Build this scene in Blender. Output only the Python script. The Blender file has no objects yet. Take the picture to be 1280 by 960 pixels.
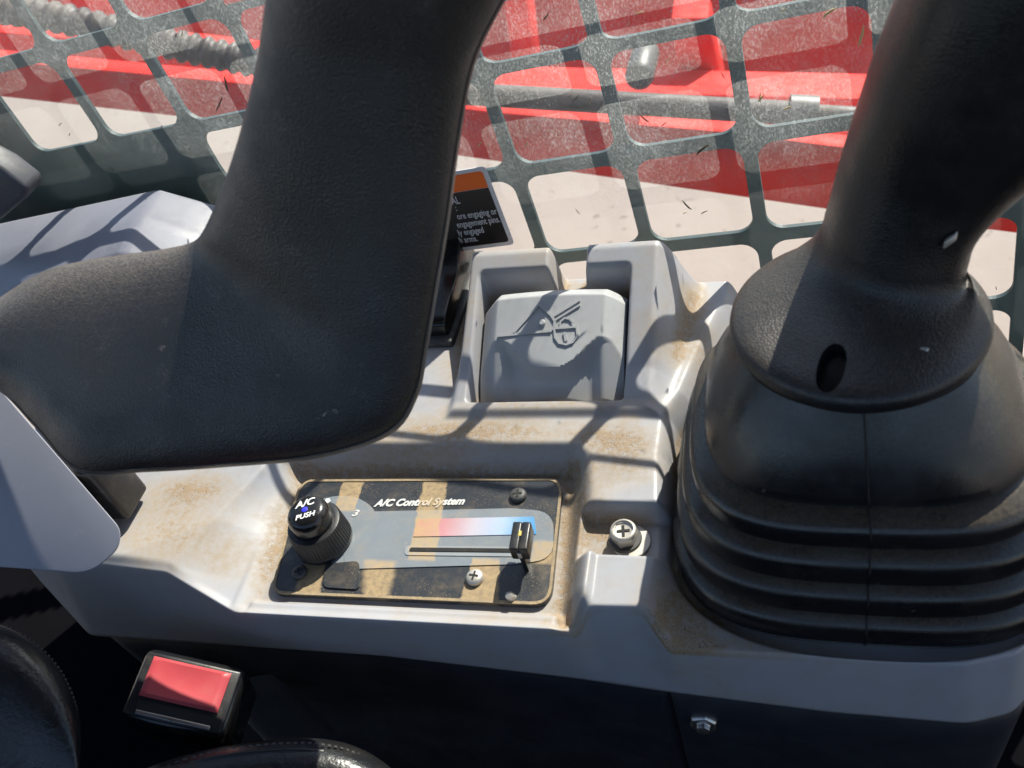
import bpy, bmesh, math, random
import numpy as np
from mathutils import Vector, Matrix
random.seed(7); rng = np.random.default_rng(7)
SC = bpy.context.scene
COL = SC.collection

# ------------------------------------------------------------------ camera
F = 1108.5; CX, CY = 640.0, 480.0
dn = np.array([360, 1120, F]); dn /= np.linalg.norm(dn)          # where "down" vanishes
lf = np.array([-3640, 70, F]); lf -= dn * (lf @ dn); lf /= np.linalg.norm(lf)
WX = -lf; WZ = -dn; WY = np.cross(WZ, WX)
RM = np.stack([WX, WY, WZ])
CAM = np.array([0, 0, 0.37])
cam = bpy.data.cameras.new('camera'); camo = bpy.data.objects.new('camera', cam); COL.objects.link(camo)
m = Matrix.Identity(4)
for i in range(3):
    m[i][0] = RM[i, 0]; m[i][1] = -RM[i, 1]; m[i][2] = -RM[i, 2]; m[i][3] = CAM[i]
camo.matrix_world = m
cam.sensor_width = 36; cam.lens = F / 1280 * 36; cam.clip_start = 0.01; cam.clip_end = 200
cam.dof.use_dof = True; cam.dof.focus_distance = 0.50; cam.dof.aperture_fstop = 12
SC.camera = camo

# ------------------------------------------------------------------ light
SUN = Vector((0.327, 0.633, 0.707)).normalized()
w = bpy.data.worlds.new('World'); SC.world = w; w.use_nodes = True
nt = w.node_tree; bg = nt.nodes['Background']
sky = nt.nodes.new('ShaderNodeTexSky'); sky.sky_type = 'NISHITA'; sky.sun_disc = False
sky.sun_elevation = math.asin(SUN.z); sky.sun_rotation = math.atan2(SUN.x, SUN.y)
nt.links.new(sky.outputs[0], bg.inputs[0]); bg.inputs[1].default_value = 0.10
sl = bpy.data.lights.new('sun', 'SUN'); sl.energy = 5.0; sl.angle = math.radians(0.53); sl.color = (1, 0.94, 0.83)
so = bpy.data.objects.new('sun', sl); COL.objects.link(so); so.location = (2, 4, 4)
so.rotation_euler = SUN.to_track_quat('Z', 'Y').to_euler()
vs = SC.view_settings; vs.view_transform = 'Standard'; vs.look = 'None'; vs.exposure = 1.05; vs.gamma = 1

# ------------------------------------------------------------------ picture -> place
def ray(px, py): return RM @ np.array([px - CX, py - CY, F])
def PZ(px, py, z=0.0): d = ray(px, py); return CAM + d * ((z - CAM[2]) / d[2])
def PY(px, py, y): d = ray(px, py); return CAM + d * ((y - CAM[1]) / d[1])
def PD(px, py, dep): return CAM + ray(px, py) * (dep / F)
def PP(px, py, o, n): d = ray(px, py); return CAM + d * (((o - CAM) @ n) / (d @ n))
def V(p): return np.array(p, float)
def nrm(v): v = V(v); return v / np.linalg.norm(v)

# ------------------------------------------------------------------ mesh helpers
def root(name, loc, label=None, cat=None, group=None):
    o = bpy.data.objects.new(name, None); COL.objects.link(o); o.location = loc; o.empty_display_size = 0.02
    return tag(o, label, cat, group)
def tag(o, label=None, cat=None, group=None, kind=None):
    if label: o['label'] = label
    if cat: o['category'] = cat
    if group: o['group'] = group
    if kind: o['kind'] = kind
    return o
def rootloc(p):
    l = np.zeros(3)
    while p is not None: l += V(p.location); p = p.parent
    return l
def link(name, me, parent=None, smooth=None):
    o = bpy.data.objects.new(name, me); COL.objects.link(o)
    if parent is not None: o.parent = parent
    if smooth is not None:
        for p in me.polygons: p.use_smooth = True
        if smooth < 180: me.set_sharp_from_angle(angle=math.radians(smooth))
    return o
def mesh(name, verts, faces, mat, parent=None, smooth=40, recalc=True):
    """verts are in place coordinates; a top-level mesh gets its origin at its base"""
    verts = np.asarray(verts, float)
    org = rootloc(parent) if parent is not None else V([*verts[:, :2].mean(0), verts[:, 2].min()])
    me = bpy.data.meshes.new(name); me.from_pydata((verts - org).tolist(), [], [list(map(int, f)) for f in faces])
    if recalc:
        bm = bmesh.new(); bm.from_mesh(me); bmesh.ops.recalc_face_normals(bm, faces=bm.faces); bm.to_mesh(me); bm.free()
    for mm in (mat if isinstance(mat, (list, tuple)) else [mat]): me.materials.append(mm)
    o = link(name, me, parent, smooth)
    if parent is None: o.location = org
    return o
class MB:
    def __init__(s): s.v = []; s.f = []
    def add(s, v, f):
        b = len(s.v); s.v += [list(map(float, p)) for p in v]; s.f += [[i + b for i in q] for q in f]; return s
    def build(s, name, mat, parent=None, smooth=40): return mesh(name, s.v, s.f, mat, parent, smooth)
def box_vf(c, ax, ay, az):
    c = V(c); ax, ay, az = V(ax), V(ay), V(az)
    v = [c + i * ax + j * ay + k * az for k in (-1, 1) for j in (-1, 1) for i in (-1, 1)]
    return v, [[0, 1, 3, 2], [4, 5, 7, 6], [0, 1, 5, 4], [2, 3, 7, 6], [0, 2, 6, 4], [1, 3, 7, 5]]
def rbox_vf(c, ax, ay, az, bev):
    """box with rounded edges (2 segments)"""
    c = V(c); L = [np.linalg.norm(a) for a in map(V, (ax, ay, az))]
    bm = bmesh.new(); bmesh.ops.create_cube(bm, size=2)
    for v in bm.verts: v.co = Vector((v.co.x * L[0], v.co.y * L[1], v.co.z * L[2]))
    bmesh.ops.bevel(bm, geom=bm.edges[:], offset=bev, segments=3, profile=0.5, affect='EDGES')
    u = [V(a) / l for a, l in zip((ax, ay, az), L)]
    bm.verts.index_update()
    vs_ = [c + u[0] * v.co.x + u[1] * v.co.y + u[2] * v.co.z for v in bm.verts]
    fs = [[v.index for v in f.verts] for f in bm.faces]; bm.free(); return vs_, fs
def lathe_vf(c, axis, prof, n=40, ref=(1, 0, 0), rmod=None):
    axis = nrm(axis); e1 = V(ref) - axis * (V(ref) @ axis); e1 = nrm(e1); e2 = np.cross(axis, e1)
    v = []; f = []
    for k, (r, z) in enumerate(prof):
        for i in range(n):
            a = 2 * math.pi * i / n; rr = r * (rmod(i, k) if rmod else 1)
            v.append(V(c) + axis * z + rr * (math.cos(a) * e1 + math.sin(a) * e2))
    for k in range(len(prof) - 1):
        for i in range(n):
            j = (i + 1) % n; f.append([k * n + i, k * n + j, (k + 1) * n + j, (k + 1) * n + i])
    f.append(list(range(n - 1, -1, -1))); f.append([(len(prof) - 1) * n + i for i in range(n)])
    return v, f
def sweep_vf(cs, ws, ts, n=32, e=2.6, cap=True):
    """superellipse section carried along centres cs; ws / ts are half-width and half-thickness vectors"""
    v = []; f = []
    for c, a, t in zip(cs, ws, ts):
        for i in range(n):
            th = 2 * math.pi * i / n; co, si = math.cos(th), math.sin(th)
            v.append(V(c) + V(a) * (abs(co) ** (2 / e) * (1 if co > 0 else -1)) + V(t) * (abs(si) ** (2 / e) * (1 if si > 0 else -1)))
    m_ = len(cs)
    for k in range(m_ - 1):
        for i in range(n):
            j = (i + 1) % n; f.append([k * n + i, k * n + j, (k + 1) * n + j, (k + 1) * n + i])
    if cap: f.append(list(range(n - 1, -1, -1))); f.append([(m_ - 1) * n + i for i in range(n)])
    return v, f
def crom(pts, k=6):
    pts = [V(p) for p in pts]; out = []
    for i in range(len(pts) - 1):
        p0 = pts[max(i - 1, 0)]; p1 = pts[i]; p2 = pts[i + 1]; p3 = pts[min(i + 2, len(pts) - 1)]
        for s in range(k):
            t = s / k
            out.append(0.5 * ((2 * p1) + (-p0 + p2) * t + (2 * p0 - 5 * p1 + 4 * p2 - p3) * t * t + (-p0 + 3 * p1 - 3 * p2 + p3) * t ** 3))
    out.append(pts[-1]); return out
def tube_vf(pts, r, n=12, rfun=None):
    pts = [V(p) for p in pts]; cs = []; ws = []; ts = []
    up = V((0, 0, 1))
    for i, p in enumerate(pts):
        t = nrm(pts[min(i + 1, len(pts) - 1)] - pts[max(i - 1, 0)])
        a = np.cross(t, up); a = nrm(a) if np.linalg.norm(a) > 1e-3 else V((1, 0, 0)); b = np.cross(a, t)
        rr = rfun(i) if rfun else r
        cs.append(p); ws.append(a * rr); ts.append(b * rr)
    return sweep_vf(cs, ws, ts, n, 2.0)
def prism_vf(poly, d):
    """poly: list of 3d points, pushed along vector d"""
    n = len(poly); v = [V(p) for p in poly] + [V(p) + V(d) for p in poly]
    f = [list(range(n)), list(range(2 * n - 1, n - 1, -1))] + [[i, (i + 1) % n, n + (i + 1) % n, n + i] for i in range(n)]
    return v, f
def bevelled(vf, bev, seg=3, ang=30):
    v, f = vf; bm = bmesh.new(); bv = [bm.verts.new(p) for p in v]
    for q in f: bm.faces.new([bv[i] for i in q])
    bmesh.ops.recalc_face_normals(bm, faces=bm.faces)
    es = [e for e in bm.edges if len(e.link_faces) == 2 and e.calc_face_angle(0) > math.radians(ang)]
    bmesh.ops.bevel(bm, geom=es, offset=bev, segments=seg, profile=0.5, affect='EDGES', clamp_overlap=True)
    bm.verts.index_update()
    r = [tuple(x.co) for x in bm.verts], [[x.index for x in q.verts] for q in bm.faces]; bm.free(); return r
def rpoly(pts, rad, seg=5):
    """rounded corners of a planar polygon (3d points); rad one number or one per corner"""
    pts = [V(p) for p in pts]; out = []; n = len(pts)
    for i in range(n):
        r = rad[i] if isinstance(rad, (list, tuple)) else rad
        p = pts[i]; a = pts[i - 1] - p; b = pts[(i + 1) % n] - p
        la, lb = np.linalg.norm(a), np.linalg.norm(b); r = min(r, la * .48, lb * .48)
        for s in range(seg + 1):
            t = s / seg; out.append((1 - t) ** 2 * (p + a / la * r) + 2 * t * (1 - t) * p + t * t * (p + b / lb * r))
    return out
def text(name, s, size, M, mat, parent, shear=0.0, ext=0.0001, spacing=1.0, bold=0.0, wide=1.0, align='LEFT'):
    cu = bpy.data.curves.new('txt', 'FONT'); cu.body = s; cu.size = size; cu.shear = shear; cu.extrude = ext
    cu.space_character = spacing; cu.offset = bold; cu.resolution_u = 3; cu.align_x = align
    to = bpy.data.objects.new('txt', cu); COL.objects.link(to)
    bpy.context.view_layer.update()
    me = bpy.data.meshes.new_from_object(to.evaluated_get(bpy.context.evaluated_depsgraph_get()))
    bpy.data.objects.remove(to); bpy.data.curves.remove(cu)
    o_, r_, u_, n_ = M; org = rootloc(parent)
    for v in me.vertices:
        p = V(o_) + V(r_) * v.co.x * wide + V(u_) * v.co.y + V(n_) * v.co.z - org; v.co = p
    me.name = name; me.materials.clear(); me.materials.append(mat)
    return link(name, me, parent)

# ------------------------------------------------------------------ materials
def newmat(name):
    ma = bpy.data.materials.new(name); ma.use_nodes = True; nt = ma.node_tree
    return ma, nt, nt.nodes['Principled BSDF']
def N(nt, t, **kw):
    n = nt.nodes.new(t)
    for k, v_ in kw.items():
        if hasattr(n, k): setattr(n, k, v_)
        else: n.inputs[k.replace('_', ' ')].default_value = v_
    return n
def L(nt, a, b): nt.links.new(a, b)
def pos(nt): return N(nt, 'ShaderNodeNewGeometry').outputs['Position']
def noise(nt, vec, scale, detail=4, rough=.6, dist=0.0):
    n = N(nt, 'ShaderNodeTexNoise'); n.inputs['Scale'].default_value = scale; n.inputs['Detail'].default_value = detail
    n.inputs['Roughness'].default_value = rough; n.inputs['Distortion'].default_value = dist; L(nt, vec, n.inputs['Vector']); return n.outputs['Fac']
def ramp(nt, fac, lo, hi, a=0.0, b=1.0):
    n = N(nt, 'ShaderNodeMapRange'); n.interpolation_type = 'SMOOTHSTEP'
    for k, v_ in zip(('From Min', 'From Max', 'To Min', 'To Max'), (lo, hi, a, b)): n.inputs[k].default_value = v_
    L(nt, fac, n.inputs['Value']); return n.outputs[0]
def math_(nt, op, a, b=None, c=None):
    n = N(nt, 'ShaderNodeMath'); n.operation = op
    for i, x in enumerate((a, b, c)):
        if x is None: continue
        if isinstance(x, (int, float)): n.inputs[i].default_value = x
        else: L(nt, x, n.inputs[i])
    return n.outputs[0]
def mix(nt, fac, a, b):
    n = N(nt, 'ShaderNodeMix'); n.data_type = 'RGBA'
    if isinstance(fac, (int, float)): n.inputs[0].default_value = fac
    else: L(nt, fac, n.inputs[0])
    for i, x in ((6, a), (7, b)):
        if isinstance(x, (tuple, list)): n.inputs[i].default_value = (*x[:3], 1)
        else: L(nt, x, n.inputs[i])
    return n.outputs[2]
def bump(nt, bs, h, strength, dist):
    n = N(nt, 'ShaderNodeBump'); n.inputs['Strength'].default_value = strength; n.inputs['Distance'].default_value = dist
    L(nt, h, n.inputs['Height']); L(nt, n.outputs[0], bs.inputs['Normal'])
TAN = (0.42, 0.27, 0.12)
def plastic(name, col, rough=.5, grain=1500, gstr=.15, gdist=.0003, dust=.25, dustcol=(.36, .28, .19), dscale=60, blotch=.25, metal=0, spec=.5, dlo=.5, dhi=.75, up=0.0, voronoi=0, ulo=.25, uhi=.95):
    ma, nt, bs = newmat(name); p = pos(nt)
    b1 = noise(nt, p, 18, 3); col2 = tuple(c * (1 - blotch) for c in col); col3 = tuple(min(1, c * (1 + blotch)) for c in col)
    base = mix(nt, b1, col2, col3)
    if dust > 0:
        d = ramp(nt, noise(nt, p, dscale, 6, .7), dlo, dhi); sp = ramp(nt, noise(nt, p, 900, 2), .45, .7)
        d = math_(nt, 'MULTIPLY', d, math_(nt, 'MULTIPLY_ADD', sp, .7, .3))
        if up > 0:      # loose dust lies on faces that look upwards
            sx = N(nt, 'ShaderNodeSeparateXYZ'); L(nt, N(nt, 'ShaderNodeNewGeometry').outputs['True Normal'], sx.inputs[0])
            u = ramp(nt, sx.outputs[2], ulo, uhi)
            u = math_(nt, 'MULTIPLY', u, ramp(nt, noise(nt, p, 700, 3), .3, .7, up * .35, up))
            d = math_(nt, 'MAXIMUM', math_(nt, 'MULTIPLY', d, dust), u); base = mix(nt, d, base, dustcol)
        else: base = mix(nt, math_(nt, 'MULTIPLY', d, dust), base, dustcol)
    L(nt, base, bs.inputs['Base Color'])
    L(nt, ramp(nt, noise(nt, p, 40, 5), .3, .7, rough - .08, rough + .12), bs.inputs['Roughness'])
    bs.inputs['Metallic'].default_value = metal; bs.inputs['Specular IOR Level'].default_value = spec
    if voronoi:
        vo = N(nt, 'ShaderNodeTexVoronoi'); vo.feature = 'DISTANCE_TO_EDGE'; vo.inputs['Scale'].default_value = voronoi
        L(nt, p, vo.inputs['Vector']); h = ramp(nt, vo.outputs[0], 0, .25)
    else: h = noise(nt, p, grain, 2)
    if gstr > 0: bump(nt, bs, h, gstr, gdist)
    return ma
def flat(name, col, rough=.5, metal=0, emit=None):
    return plastic(name, col, rough, gstr=0, dust=.12, blotch=.06, metal=metal)
M_black = plastic('black_plastic', (.012, .012, .014), .38, 1400, .25, .0003, dust=.25, dscale=90, blotch=.3)
M_gloss = plastic('gloss_black', (.008, .008, .009), .2, gstr=0, dust=.08, blotch=.2)
M_pad = plastic('pad_black', (.012, .0115, .0125), .42, 1250, .8, .0006, dust=.10, dustcol=(.20, .165, .135), dscale=22, blotch=.45, dlo=.42, dhi=.75, up=.50, ulo=.62, uhi=1.0, spec=.75)
def scuffs(ma, col, amt):
    nt = ma.node_tree; bs = nt.nodes['Principled BSDF']; p = pos(nt); old = bs.inputs['Base Color'].links[0].from_socket
    mp = N(nt, 'ShaderNodeMapping'); mp.inputs['Rotation'].default_value = (.6, .9, .3); mp.inputs['Scale'].default_value = (1, .12, 1); L(nt, p, mp.inputs['Vector'])
    a = ramp(nt, noise(nt, mp.outputs[0], 160, 2, .5, 1.0), .69, .74); b = ramp(nt, noise(nt, p, 34, 3), .58, .70)
    c = math_(nt, 'MULTIPLY', ramp(nt, noise(nt, p, 70, 7, .75), .56, .74), ramp(nt, noise(nt, p, 1100, 2), .45, .65))
    k = math_(nt, 'MAXIMUM', math_(nt, 'MULTIPLY', a, b), math_(nt, 'MULTIPLY', c, .45))
    L(nt, mix(nt, math_(nt, 'MULTIPLY', k, amt), old, col), bs.inputs['Base Color'])
scuffs(M_pad, (.26, .22, .20), .95)
M_boot = plastic('boot_rubber', (.008, .0080, .0100), .29, 1800, .2, .0003, dust=.12, dscale=30, blotch=.3, up=.20, ulo=.25, uhi=.95, spec=.6, dustcol=(.30, .23, .14))
M_collar = plastic('collar_grain', (.011, .0112, .013), .40, dust=.08, dscale=40, blotch=.3, gstr=.30, gdist=.0003, voronoi=700, up=.10, spec=.5)
M_grip = plastic('grip_grain', (.009, .0088, .0095), .38, dust=.05, dscale=40, blotch=.3, gstr=.25, gdist=.0003, voronoi=700, spec=.5)
M_box = plastic('charcoal_panel', (.020, .022, .029), .45, 1500, .3, .0003, dust=.15, dscale=70, blotch=.3, dustcol=(.1, .09, .08))
M_guard = plastic('guard_paint', (.020, .040, .045), .6, 500, .2, .0004, dust=.15, dscale=25, blotch=.2, dustcol=(.12, .12, .11))
M_grey = plastic('grey_plastic', (.26, .265, .315), .42, 1600, .12, .0003, dust=.55, dscale=30, blotch=.08, dustcol=TAN, dlo=.6, dhi=.8)
M_lever = plastic('lever_plastic', (.37, .375, .385), .45, 1600, .12, .0003, dust=.5, dscale=45, blotch=.1, dustcol=(.30, .21, .12), dlo=.55, dhi=.75)
M_red = plastic('red_paint', (.66, .022, .014), .65, 300, .1, .001, dust=.5, dscale=14, blotch=.25, dustcol=(.40, .15, .11), spec=.2)
M_hose = plastic('hose_rubber', (.05, .04, .038), .6, 400, .2, .001, dust=.4, dscale=20)
M_steel = plastic('steel', (.55, .53, .50), .32, 900, .1, .0002, dust=.35, dscale=160, blotch=.2, metal=1)
M_screw = plastic('zinc_screw', (.50, .47, .42), .45, 900, .2, .0002, dust=.6, dscale=160, blotch=.2, metal=.55)
M_screwd = plastic('dark_screw', (.05, .05, .05), .5, 900, .2, .0002, dust=.5, dscale=200, blotch=.2)
M_dark = flat('painted_dark', (.004, .004, .004), .7)  # near black, painted where slots and screw recesses would be shaded
M_white = flat('white_print', (.62, .62, .60), .55)
M_whitecap = flat('white_marking', (.72, .72, .70), .5)
M_blue = flat('blue_marking', (.03, .03, .62), .4)
M_yel = flat('yellow_mark', (.62, .42, .10), .5)
M_orange = flat('orange_print', (.78, .13, .005), .45)
M_decal = flat('decal_black', (.006, .006, .007), .4)
M_decalw = flat('decal_white', (.55, .57, .62), .45)
M_button = plastic('red_button', (.42, .055, .065), .42, 900, .15, .0003, dust=.15, dscale=80, blotch=.1)
M_thread = flat('thread', (.06, .055, .055), .7)
M_web = plastic('webbing', (.035, .036, .042), .7, 700, .6, .0006, dust=.1, blotch=.2)
M_leather = plastic('leather', (.010, .0105, .012), .34, grain=420, dust=.05, gstr=.5, gdist=.0006, blotch=.3)
M_trim = plastic('trim_grey', (.05, .052, .065), .5, dust=.2)
M_floor = plastic('rubber_mat', (.004, .004, .005), .9, dust=.0, spec=.0)
M_cover = plastic('cover_grey_shaded', (.19, .195, .235), .42, 1600, .12, .0003, dust=.55, dscale=30, blotch=.08, dustcol=TAN, dlo=.6, dhi=.8)  # darker copy of the grey plastic, shade put into its base colour
M_straw = flat('straw', (.55, .42, .2), .7)
M_chaff = flat('chaff', (.09, .07, .05), .8)

scuffs(M_grey, (.52, .52, .54), .5); scuffs(M_cover, (.45, .45, .47), .4); scuffs(M_boot, (.22, .19, .15), .5); scuffs(M_box, (.07, .07, .08), .6)
def mat_console():
    ma, nt, bs = newmat('console_grey_plastic'); p = pos(nt)
    base = mix(nt, noise(nt, p, 14, 3), (.29, .295, .325), (.35, .355, .38))
    at = N(nt, 'ShaderNodeAttribute'); at.attribute_name = 'dirt'; dirt = at.outputs['Fac']
    # smeared film of tan dirt, with heavier crusts and pepper specks
    n1 = noise(nt, p, 45, 8, .72); n2 = noise(nt, p, 260, 6, .75); n3 = noise(nt, p, 1100, 3, .6)
    film = ramp(nt, math_(nt, 'ADD', math_(nt, 'MULTIPLY', dirt, .65), math_(nt, 'MULTIPLY', n1, .85)), .32, .88)
    film = math_(nt, 'MULTIPLY', film, ramp(nt, n2, .3, .65, .55, 1.0))
    base = mix(nt, math_(nt, 'MULTIPLY', film, .8), base, (.29, .22, .14))
    crust = ramp(nt, math_(nt, 'ADD', math_(nt, 'MULTIPLY', dirt, .5), math_(nt, 'MULTIPLY', n2, .75)), .70, .92)
    base = mix(nt, math_(nt, 'MULTIPLY', crust, .7), base, (.27, .18, .095))
    peb = ramp(nt, math_(nt, 'ADD', math_(nt, 'MULTIPLY', dirt, .22), n3), .80, .88)
    base = mix(nt, math_(nt, 'MULTIPLY', peb, .85), base, (.05, .04, .03))
    L(nt, base, bs.inputs['Base Color'])
    r = ramp(nt, film, 0, 1, .36, .75); L(nt, r, bs.inputs['Roughness'])
    h = math_(nt, 'ADD', math_(nt, 'MULTIPLY', noise(nt, p, 1500, 2), .25), math_(nt, 'MULTIPLY', crust, .8)); bump(nt, bs, h, .45, .0004)
    return ma
M_console = mat_console()

def mat_panel(name, col, grad=None):
    """printed face of the heater panel, with the same tan streaks and dust specks over every ink"""
    ma, nt, bs = newmat(name); p = pos(nt)
    s = N(nt, 'ShaderNodeSeparateXYZ'); L(nt, p, s.inputs[0]); x, y = s.outputs[0], s.outputs[1]
    if grad:
        x0, x1 = grad; t = ramp(nt, x, x0, x1); t.node.interpolation_type = 'LINEAR'
        cr = N(nt, 'ShaderNodeValToRGB'); L(nt, t, cr.inputs[0]); e = cr.color_ramp.elements
        e[0].position = 0; e[0].color = (.42, .15, .13, 1); e[1].position = 1; e[1].color = (.05, .24, .48, 1)
        for q, c in ((.25, (.46, .22, .24, 1)), (.5, (.42, .40, .46, 1)), (.72, (.32, .42, .58, 1)), (.85, (.14, .33, .56, 1))):
            k = e.new(q); k.color = c
        base = cr.outputs[0]
    else: base = mix(nt, noise(nt, p, 60, 4), tuple(c * .85 for c in col), tuple(c * 1.15 for c in col))
    wob = math_(nt, 'MULTIPLY_ADD', noise(nt, p, 160, 5), .005, -.0025); xw = math_(nt, 'ADD', x, wob); tot = None
    for tl0, tr0, br0, bl0, sft in [((428, 599), (457, 599), (444, 640), (416, 640), .0012), ((384, 688), (412, 688), (402, 744), (366, 742), .002), ((528, 599), (561, 599), (546, 702), (508, 702), .0014), ((450, 700), (502, 700), (490, 749), (448, 747), .005), ((590, 697), (626, 699), (625, 755), (572, 752), .0012), ((664, 684), (699, 668), (695, 706), (660, 706), .002)]:  # slanted tan bands laid over the ink
        q4 = [PZ(*c, 0) for c in (tl0, tr0, br0, bl0)]
        bl_ = (q4[0][0] - q4[3][0]) / (q4[0][1] - q4[3][1]); al_ = q4[3][0] - bl_ * q4[3][1]; br_ = (q4[1][0] - q4[2][0]) / (q4[1][1] - q4[2][1]); ar_ = q4[2][0] - br_ * q4[2][1]
        dl_ = math_(nt, 'SUBTRACT', xw, math_(nt, 'MULTIPLY_ADD', y, bl_, al_)); dr_ = math_(nt, 'SUBTRACT', math_(nt, 'MULTIPLY_ADD', y, br_, ar_), xw)
        y1 = (q4[0][1] + q4[1][1]) / 2; y0 = (q4[2][1] + q4[3][1]) / 2
        k = math_(nt, 'MULTIPLY', math_(nt, 'MULTIPLY', ramp(nt, dl_, 0, sft), ramp(nt, dr_, 0, sft)), math_(nt, 'MULTIPLY', ramp(nt, y, y0 - .001, y0 + .002), ramp(nt, y, y1 - .002, y1 + .001, 1, 0)))
        tot = k if tot is None else math_(nt, 'MAXIMUM', tot, k)
    tot = math_(nt, 'MULTIPLY', tot, ramp(nt, noise(nt, p, 300, 6, .7), .25, .65, .45, .95))
    sp = math_(nt, 'MULTIPLY', ramp(nt, noise(nt, p, 1300, 2), .58, .70), ramp(nt, noise(nt, p, 55, 4), .42, .62, .1, .75))
    gen = ramp(nt, noise(nt, p, 75, 6, .7), .45, .8, .02, .28)
    tot = math_(nt, 'MAXIMUM', math_(nt, 'MAXIMUM', tot, sp), gen)
    base = mix(nt, math_(nt, 'MULTIPLY', tot, .85), base, (.40, .285, .15))
    L(nt, base, bs.inputs['Base Color']); L(nt, ramp(nt, tot, 0, 1, .34, .8), bs.inputs['Roughness'])
    bump(nt, bs, math_(nt, 'ADD', tot, noise(nt, p, 900, 2)), .2, .0002)
    return ma

# ------------------------------------------------------------------ ground outside
def mat_concrete():
    ma, nt, bs = newmat('concrete'); p = pos(nt)
    c = mix(nt, noise(nt, p, 3, 5), (.245, .205, .18), (.30, .26, .23))
    c = mix(nt, ramp(nt, noise(nt, p, 120, 5, .8), .55, .75), c, (.21, .18, .155)); c = mix(nt, math_(nt, 'MULTIPLY', ramp(nt, noise(nt, p, 28, 2), .68, .73), .7), c, (.12, .09, .07)); c = mix(nt, math_(nt, 'MULTIPLY', ramp(nt, noise(nt, p, 1.3, 6, .7), .5, .7), .35), c, (.22, .18, .15))
    L(nt, c, bs.inputs['Base Color']); bs.inputs['Roughness'].default_value = .9
    bump(nt, bs, noise(nt, p, 60, 6), .3, .004); return ma
g = mesh('ground', [(-60, -60, -1.05), (60, -60, -1.05), (60, 60, -1.05), (-60, 60, -1.05)], [[0, 1, 2, 3]], mat_concrete(), smooth=None, recalc=False)
tag(g, kind='structure')

# ------------------------------------------------------------------ console shell
def sstep(t): t = np.clip(t, 0, 1); return t * t * (3 - 2 * t)
def gauss(a, sx, sy):
    for ax, s in ((0, sx), (1, sy)):
        if s <= 0: continue
        r = int(3 * s + 1); k = np.exp(-.5 * (np.arange(-r, r + 1) / s) ** 2); k /= k.sum()
        pw = [(0, 0), (0, 0)]; pw[ax] = (r, r); b = np.pad(a, pw, 'edge'); o = np.zeros_like(a)
        for i, kk in enumerate(k): o += kk * (b[i:i + a.shape[0], :] if ax == 0 else b[:, i:i + a.shape[1]])
        a = o
    return a
XS = np.arange(-.475, .1125, .0008)
yB = np.interp(XS, [-.475, -.467, -.402, -.209, -.102, -.058, .019, .075, .095, .106, .112], [.242, .236, .199, .2005, .1965, .1935, .190, .190, .197, .212, .245])
yR = np.interp(XS, [-.475, -.40, -.38, -.321, -.277, -.268, -.104, -.094, -.088, -.063, -.052, .07, .092, .104, .112], [.246, .217, .2145, .211, .1955, .194, .196, .199, .206, .207, .195, .197, .204, .22, .25])
zR = np.interp(XS, [-.475, -.321, -.277, -.268, -.104, -.094, -.088, -.063, -.052, .2], [.012, .012, .0005, .004, .004, -.004, .010, .010, -.005, -.005])
yR = gauss(yR[:, None], 2.2, 0)[:, 0]; zR = gauss(zR[:, None], 1.8, 0)[:, 0]; yB = gauss(yB[:, None], 4, 0)[:, 0]
NF, NT = 34, 310
yback = np.interp(XS, [-.475, -.2, -.04, .12], [.43, .430, .425, .425])
s1 = np.linspace(0, 1, NF)[None, :]; s2 = np.linspace(0, 1, NT + 1)[None, 1:]
Yf = yB[:, None] + (yR - yB)[:, None] * s1; Zf = -.045 + (zR + .045)[:, None] * s1
Yt = yR[:, None] + (yback - yR)[:, None] * s2; X = np.repeat(XS[:, None], NT, 1); Y = Yt
deck = .016 + .02 * np.clip(Y - .30, 0, .2)
deck = np.where(X < -.28, np.minimum(deck, .012 + (Y - .211) * .12 + np.clip(-.30 - X, 0, 1) * .06), deck)
# heater recess
xl_in = np.interp(Y, [.2, .285], [-.2655, -.2735]); xl_out = np.interp(Y, [.205, .215, .28, .30], [-.318, -.318, -.290, -.285])
xr_in = np.interp(Y, [.2, .29], [-.1035, -.1115]); xr_out = np.interp(Y, [.2, .25, .28, .30], [-.087, -.0895, -.094, -.098])
tl = np.clip((xl_in - X) / (xl_in - xl_out), 0, 2); tr = np.clip((X - xr_in) / (xr_out - xr_in), 0, 2); tf = np.clip((Y - .2885) / .0125, 0, 2)
t = np.sqrt(tl ** 2 + tr ** 2 + tf ** 2)
prof = np.where(tl > np.maximum(tr, tf), np.clip(t, 0, 1) ** 1.15, sstep(t))
Zt = -.003 + (deck + .003) * prof
inside = t < 1
# rolled lip in front of the heater panel
lip = .0045 * sstep((.0125 - (Y - yR[:, None])) / .004) * sstep((X + .273) / .004) * sstep((-.098 - X) / .006) - .004
Zt = np.where(inside & (X < -.09), np.maximum(Zt, lip + .0), Zt)
Zt = np.where((X > -.104) & (X < -.088) & (Y < .215), Zt - .003 * sstep((.215 - Y) / .012) * 1.0, Zt)
# the front of the left shoulder drops to meet the lip
fr = sstep((Y - yR[:, None]) / .006)
Zt = zR[:, None] * (1 - fr) + Zt * fr
# strip with the fixing screw: sloping front block and a pocket behind it
ped = (X > -.0885) & (X < -.05)
Zt = np.where(ped & (Y < .236), np.minimum(Zt, .010 + (Y - .207) * .08), Zt)
kx = sstep((X + .099) / .003) * sstep((-.050 - X) / .003); ky = sstep((Y - .2335) / .002) * sstep((.2615 - Y) / .003)
Zt = Zt - np.maximum(Zt - .003, 0) * kx * ky
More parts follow.
